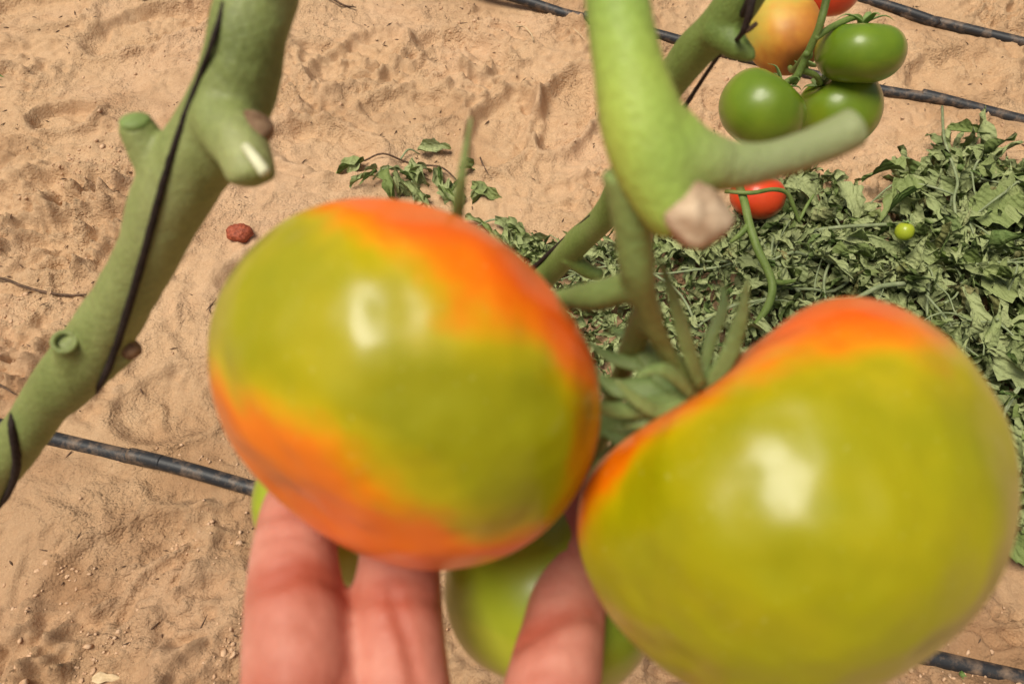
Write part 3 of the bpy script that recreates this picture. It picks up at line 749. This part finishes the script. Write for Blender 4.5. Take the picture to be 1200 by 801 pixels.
def leaf_matrix(x, y, z, flat=.62):
    e = (rnd.gauss(0, flat), rnd.gauss(0, flat), rnd.uniform(0, 6.283))
    from mathutils import Euler
    s = rnd.uniform(.6, 1.15)*(.72 if x < .3 else 1.0 if x < .5 else 1.12)
    return Matrix.Translation((x, y, z+hz(x, y)+.004)) @ Euler((e[0], e[1], e[2]), 'XYZ').to_matrix().to_4x4() @ Matrix.Diagonal((s, s, s, 1))
hinv = Matrix.Translation(HEAP.location).inverted()
for m_ in leaf_me: m_.materials.append(LEAF); m_.polygons.foreach_set('use_smooth', [True]*len(m_.polygons))
for x, y, z, hm in singles:
    o = bpy.data.objects.new('leaf', leaf_me[rnd.randrange(36)]); C.objects.link(o); o.parent = HEAP
    o.matrix_parent_inverse = hinv; o.matrix_basis = leaf_matrix(x, y, z)
av = []; af = []; tn = []; off = 0
for x, y, z, hm in rest:
    v, f, L = leaf_var[rnd.randrange(36)]
    Mx = np.array(leaf_matrix(x, y, z)); vv = v @ Mx[:3, :3].T+Mx[:3, 3]
    av.append(vv); af += [tuple(i+off for i in g) for g in f]; tn += [rnd.random()]*len(v); off += len(v)
me = mesh('leaf_mass', np.concatenate(av).tolist(), af); attr(me, 'tone', tn)
o = obj('leaf_mass', me, LEAF, HEAP); o['kind'] = 'stuff'
# stalks criss-crossing the heap
for k in range(46):
    s = singles[rnd.randrange(len(singles))]; x, y = s[0], s[1]; a = rnd.uniform(0, 6.28); L = rnd.uniform(.03, .10); cvx = rnd.uniform(-.5, .5)
    pts = []
    for t in np.linspace(-1, 1, 6):
        px_, py_ = x+L*t*math.cos(a+cvx*t), y+L*t*math.sin(a+cvx*t); dd = pdist(px_, py_)
        pts.append((px_, py_, hz(px_, py_)+.006+.058*min(1, max(0, dd+.02)/.11)*rnd.uniform(.75, 1.05)))
    r = rnd.uniform(.0008, .0021)
    tube('stalk', pts, [r*1.2, r, r*1.1, r*.9, r*.8, r*.6], STALK, HEAP, n=3, sides=7)
def px_stalk(name, parent, pl, r, mat=STALK, up=.05, sides=8):
    pts = [G(x, y, u) for x, y, u in [(q[0], q[1], q[2] if len(q) > 2 else up) for q in pl]]
    return tube(name, pts, [r]*(len(pts)-1)+[r*.6], mat, parent, n=5, sides=sides)
px_stalk('stalk', HEAP, [(1104, 125, .03), (1106, 160, .06), (1112, 180, .06), (1122, 212, .062), (1118, 232, .06), (1120, 262, .055), (1112, 280, .05)], .0019)
px_stalk('stalk', HEAP, [(1118, 228, .06), (1088, 218, .062), (1050, 215, .06), (1020, 238, .05)], .0016)
px_stalk('stalk', HEAP, [(1060, 262, .055), (1020, 264, .058), (985, 266, .058), (950, 272, .05), (925, 290, .045)], .0024)
px_stalk('stalk', HEAP, [(1060, 332, .055), (1030, 336, .058), (1000, 350, .05), (960, 352, .045)], .0030)
px_stalk('stalk', HEAP, [(1085, 345, .055), (1110, 375, .055), (1125, 400, .05), (1150, 420, .045)], .0016)
px_stalk('stalk', HEAP, [(958, 282, .055), (945, 300, .052), (938, 325, .05), (932, 330, .05)], .0030)
# broader, fresher leaves on top of the heap
def hero(px, py, up, L, W, fold, bend, tw, rz, tilt, seed, mat=FRESH, parent=HEAP, inv=None, name='leaf'):
    v, f = leaf_data(L, W, fold, bend, tw, .10, seed, 15, 9, 4); me = mesh('leaf', v, f); attr(me, 'tone', np.full(len(v), .0))
    me.materials.append(mat); me.polygons.foreach_set('use_smooth', [True]*len(me.polygons))
    o = bpy.data.objects.new(name, me); C.objects.link(o); g = G(px, py, up)
    Mx = Matrix.Translation(g) @ Matrix.Rotation(rz, 4, 'Z') @ Matrix.Rotation(tilt[0], 4, 'X') @ Matrix.Rotation(tilt[1], 4, 'Y')
    if parent is not None: o.parent = parent; o.matrix_parent_inverse = Matrix.Translation(parent.location).inverted()
    o.matrix_basis = Mx; return o
hero(1085, 218, .062, .085, .045, .75, .9, .3, 3.5, (.5, .1), 1)
hero(1135, 245, .058, .085, .060, .35, .5, .2, -.15, (.25, -.1), 2)
hero(1150, 205, .055, .080, .055, .5, .6, -.3, .1, (-.3, .0), 3)
hero(1165, 232, .062, .075, .070, .3, .5, .1, -.2, (.3, .05), 4)
hero(1110, 152, .05, .070, .026, 1.0, .2, .1, -.05, (.3, 0), 5)
hero(1060, 200, .055, .055, .040, .6, .9, .4, 2.6, (.5, .2), 6)
hero(1150, 330, .055, .070, .055, .4, .5, -.2, -.1, (.35, .0), 7)
hero(1100, 300, .058, .080, .035, .8, .4, .5, -.2, (.2, .1), 8)
hero(1012, 320, .055, .035, .033, .3, .6, .1, .9, (.3, .1), 9)
hero(1168, 220, .05, .08, .06, .4, .8, .1, -.9, (.2, .1), 10)
hero(1185, 505, .05, .07, .05, .4, .6, .1, .3, (.3, .1), 12)
hero(1172, 400, .05, .07, .04, .7, .6, .1, -.5, (.3, .1), 13, LEAF)
hero(1180, 645, .02, .05, .035, .3, .5, .1, .1, (.2, .1), 14)
hero(985, 215, .05, .06, .032, .6, 1.0, .4, -1.2, (.1, .1), 15, LEAF)
hero(920, 218, .05, .06, .038, .7, .7, .3, -.2, (.1, .1), 16, LEAF)
hero(912, 295, .05, .05, .03, .6, .6, .3, -1.3, (.3, .1), 17, LEAF)

# tiny unripe fruit on the heap, red tomato on the heap, curved truss stalk
t = thing('tomato', 'tiny round green tomato lying on the leaf heap', 'tomato', G(1060, 271, .080))
c = G(1060, 271, .080)
Q, D, fs, a, cc = tomato_verts(.0112, .0112, .12, .4, .02, 5, 0, CV((.1, .9, .3)), 32, 20)
me = mesh('fruit', (Q+np.array(c)).tolist(), fs); attr(me, 'ripe', np.full(len(Q), .8)); obj('fruit', me, PALEGREEN, t)
calyx_ring(t, c+CV((.1, .9, .3))*.0098, CV((.1, .9, .3)), .008, .0018, 5, 61)
gd = (G(888, 238, .055)-CAM).dot(CV((0, 0, -1)))
TRD = make_tomato('red tomato lying on the leaf heap beside the beige stump', None, 888, 229, gd, .0350, .0300, (.15, .85, .35), REDTOM, ripe_even(.35, .4), .2, .5, .02, 5, .2, 21)
calyx_ring(TRD[0], TRD[2], TRD[3], .034, .0052, 6, 33, SEPAL)
ST = thing('truss_stalk', 'bare curved green truss stalk with short side spurs, in front of the red tomato', 'stalk', G(890, 330, .06))
for pl, r in (([(862, 205, .13), (872, 235, .13), (878, 262, .125), (888, 292, .115), (902, 322, .10), (905, 342, .09), (898, 362, .075), (884, 382, .06)], .0048),
              ([(878, 262, .125), (868, 274, .12), (856, 284, .11)], .0034), ([(904, 330, .095), (918, 331, .09), (932, 329, .085)], .0032),
              ([(850, 224, .13), (880, 226, .14), (905, 222, .135), (922, 226, .125), (930, 242, .11), (937, 262, .09)], .0026),
              ([(937, 258, .09), (946, 240, .10), (954, 228, .105)], .0020)):
    px_stalk('stalk_branch', ST, pl, r, STEM_MID, sides=10)

# ------------------------------------------------------------------ wilted sprigs and scraps on the sand
def sprig(label, stalks, leaves, seed, extra=14):
    c = GZ(*stalks[0][0]); t = thing('wilted_sprig', label, 'sprig', c, 'wilted sprigs on open sand')
    for pl in stalks:
        pts = [GZ(x, y, .006+.006*math.sin(2.1*i)) for i, (x, y) in enumerate(pl)]
        tube('stalk', pts, [.0014]*(len(pts)-1)+[.0007], DRY if len(pl) > 4 else STALK, t, n=4, sides=7)
    rg = random.Random(seed); k0 = len(leaves)
    for q in range(extra):
        b_ = leaves[rg.randrange(2, k0)]
        leaves.append((b_[0]+rg.gauss(0, 10), b_[1]+rg.gauss(0, 6), b_[2]*rg.uniform(.6, .95), b_[3]*rg.uniform(.6, 1), rg.uniform(.5, 1.2), rg.uniform(.4, 1.6), rg.uniform(-1, 1), rg.uniform(-3, 1), rg.uniform(-.2, .5)))
    for i, (x, y, L, W, fold, bend, tw, rz, tl) in enumerate(leaves):
        g = GZ(x, y, .010); v, f = leaf_data(L, W*.86, fold+.2, bend+.3, tw*1.6, .22, seed+i, 11, 7, 3)
        me = mesh('leaf', v, f); attr(me, 'tone', np.full(len(v), .0)); me.materials.append(LEAF if i % 3 else FRESH); me.polygons.foreach_set('use_smooth', [True]*len(me.polygons))
        o = bpy.data.objects.new('leaf', me); C.objects.link(o); o.parent = t; o.matrix_parent_inverse = Matrix.Translation(c).inverted()
        o.matrix_basis = Matrix.Translation(g) @ Matrix.Rotation(rz, 4, 'Z') @ Matrix.Rotation(tl, 4, 'X')
    return t
sprig('wilted leaf sprig on bare sand above the left large tomato',
      [[(428, 192), (450, 187), (475, 190), (492, 197), (520, 204), (545, 222)], [(470, 190), (480, 182), (492, 181)], [(438, 214), (450, 205), (468, 200), (482, 205)], [(484, 196), (484, 225), (486, 240)]],
      [(428, 194, .055, .026, .7, .3, .3, 3.55, .4), (490, 182, .050, .030, .5, .3, .2, .25, .4), (440, 212, .040, .018, .8, .4, .2, 3.4, .3), (452, 204, .055, .034, .7, .9, .4, -1.3, .3),
       (462, 208, .050, .030, .9, 1.1, .4, -1.0, .2), (478, 200, .045, .032, .6, .9, .8, -.8, .3), (492, 205, .040, .030, .8, 1.2, .4, -1.7, .3), (515, 205, .050, .028, .9, .6, .5, -1.4, .3),
       (520, 222, .045, .034, .5, .9, .3, -1.2, .2), (553, 224, .052, .026, .6, .4, .2, -.4, .4), (525, 232, .04, .03, .7, .9, .3, -.6, .2), (490, 232, .04, .024, .9, .9, .3, -.9, .2), (540, 205, .035, .028, .6, .9, .2, .5, .2), (470, 222, .04, .03, .8, .9, .3, -.5, .2)], 2000)
sprig('wilted leaf sprig on sand close by the rear vine stem',
      [[(560, 268), (580, 264), (598, 268), (610, 278)], [(590, 268), (600, 285), (615, 300)]],
      [(565, 268, .045, .026, .9, .8, .4, -.8, .3), (580, 266, .045, .028, .8, .9, .3, -.3, .3), (592, 276, .045, .028, .7, .9, .3, -1.2, .3), (600, 284, .045, .03, .8, .8, .5, -.2, .3), (612, 290, .04, .03, .7, .9, .2, .2, .3),
       (585, 284, .04, .024, .9, .8, .3, -1.0, .2), (570, 282, .04, .028, .6, .8, .3, -.5, .2), (625, 296, .04, .026, .8, .9, .2, -.9, .3), (636, 300, .045, .028, .7, .9, .2, -.2, .3), (605, 300, .04, .03, .7, .9, .2, -.4, .3), (545, 262, .035, .02, .8, .8, .2, -.3, .3)], 2100)
def scrap(name, label, cat, px, py, L, W, rz, mat, seed, fold=.5):
    g = GZ(px, py, .004); v, f = leaf_data(L, W, fold, .3, .2, .1, seed, 11, 7, 2)
    me = mesh(name, [tuple(Matrix.Rotation(rz, 3, 'Z') @ Vector(q)) for q in v], f); attr(me, 'tone', np.full(len(v), .1))
    o = obj(name, me, mat); o.location = g; m_ = o.modifiers.new('s', 'SOLIDIFY'); m_.thickness = .0004
    return tag(o, label, cat)
scrap('leaf_scrap', 'small green leaf on the sand at the upper left edge', 'leaf', -12, 93, .030, .016, -.1, FRESH, 31)
scrap('leaf_scrap', 'folded grey-green leaf at the top edge left of the knotty vine', 'leaf', 166, 2, .045, .020, .2, LEAF, 32, .9)
scrap('leaf_scrap', 'pale dry leaf sliver on the sand near the lower left corner', 'leaf', 110, 797, .026, .010, .15, STRAW, 33)
scrap('leaf_scrap', 'thin green leaf sliver beside the near drip pipe at right', 'leaf', 1122, 788, .026, .008, -1.0, FRESH, 34)
scrap('leaf_scrap', 'pale flat leaf scrap below the glossy green hanging tomato', 'leaf', 838, 176, .055, .022, -.05, STRAW, 35)
# shrivelled red fruit
c = GZ(283, 279, .010); vs, fs = ball((0, 0, 0), .015, 28, 18, (1.15, .9, .72))
v = np.array(vs); Dn = v/np.linalg.norm(v, axis=1)[:, None]; v *= (1+.22*noise3(Dn+4, .35, 1200)+.08*noise3(Dn+4, .12, 1210))[:, None]
o = obj('shrivelled_tomato', mesh('shrivelled_tomato', v.tolist(), fs), mat_plain('shrivelled_red_skin', (.20, .035, .012), (.46, .11, .05), 260, .55, .8, .003)); o.location = c
tag(o, 'shrivelled brownish-red tomato on the sand left of the large tomato', 'tomato')
def twig(label, pl, r, mat, cat='twig', name='twig', up=.004):
    pts = [GZ(x, y, up+(.003 if i % 2 else 0)) for i, (x, y) in enumerate(pl)]
    o = tube(name, pts, [r]*(len(pts)-1)+[r*.5], mat, None, n=4, sides=7, wob=.1, seed=len(pl))
    return tag(o, label, cat)
twig('long dark twig on the sand at the left edge', [(-20, 327), (8, 331), (30, 338), (55, 346), (80, 348), (104, 349)], .0018, DRY)
twig('thin dark twig end poking in at left below the long twig', [(-15, 448), (4, 455), (20, 464)], .0014, DRY)
twig('dark twig at the top edge right of the knotty vine', [(372, -6), (388, 2), (404, 9), (418, 13)], .0018, DRY)
twig('dark reddish twig lying left of the trimmed upper stub', [(120, 222), (134, 221), (148, 217), (154, 213)], .0028, DRY)
twig('curled pale straw on the sand near the top middle', [(604, 34), (614, 36), (622, 42), (625, 52)], .0011, STRAW, 'straw', 'straw')
twig('thin pale straw beside the nearest stem near the top', [(672, 36), (678, 44), (686, 50)], .0008, STRAW, 'straw', 'straw')
twig('small upright twig left of the glossy green hanging tomato', [(836, 155), (837, 163), (840, 172), (850, 176)], .0010, DRY)
twig('reddish bent twig on the sand right of the leaf sprig', [(563, 187), (566, 197), (572, 206)], .0012, DRY)
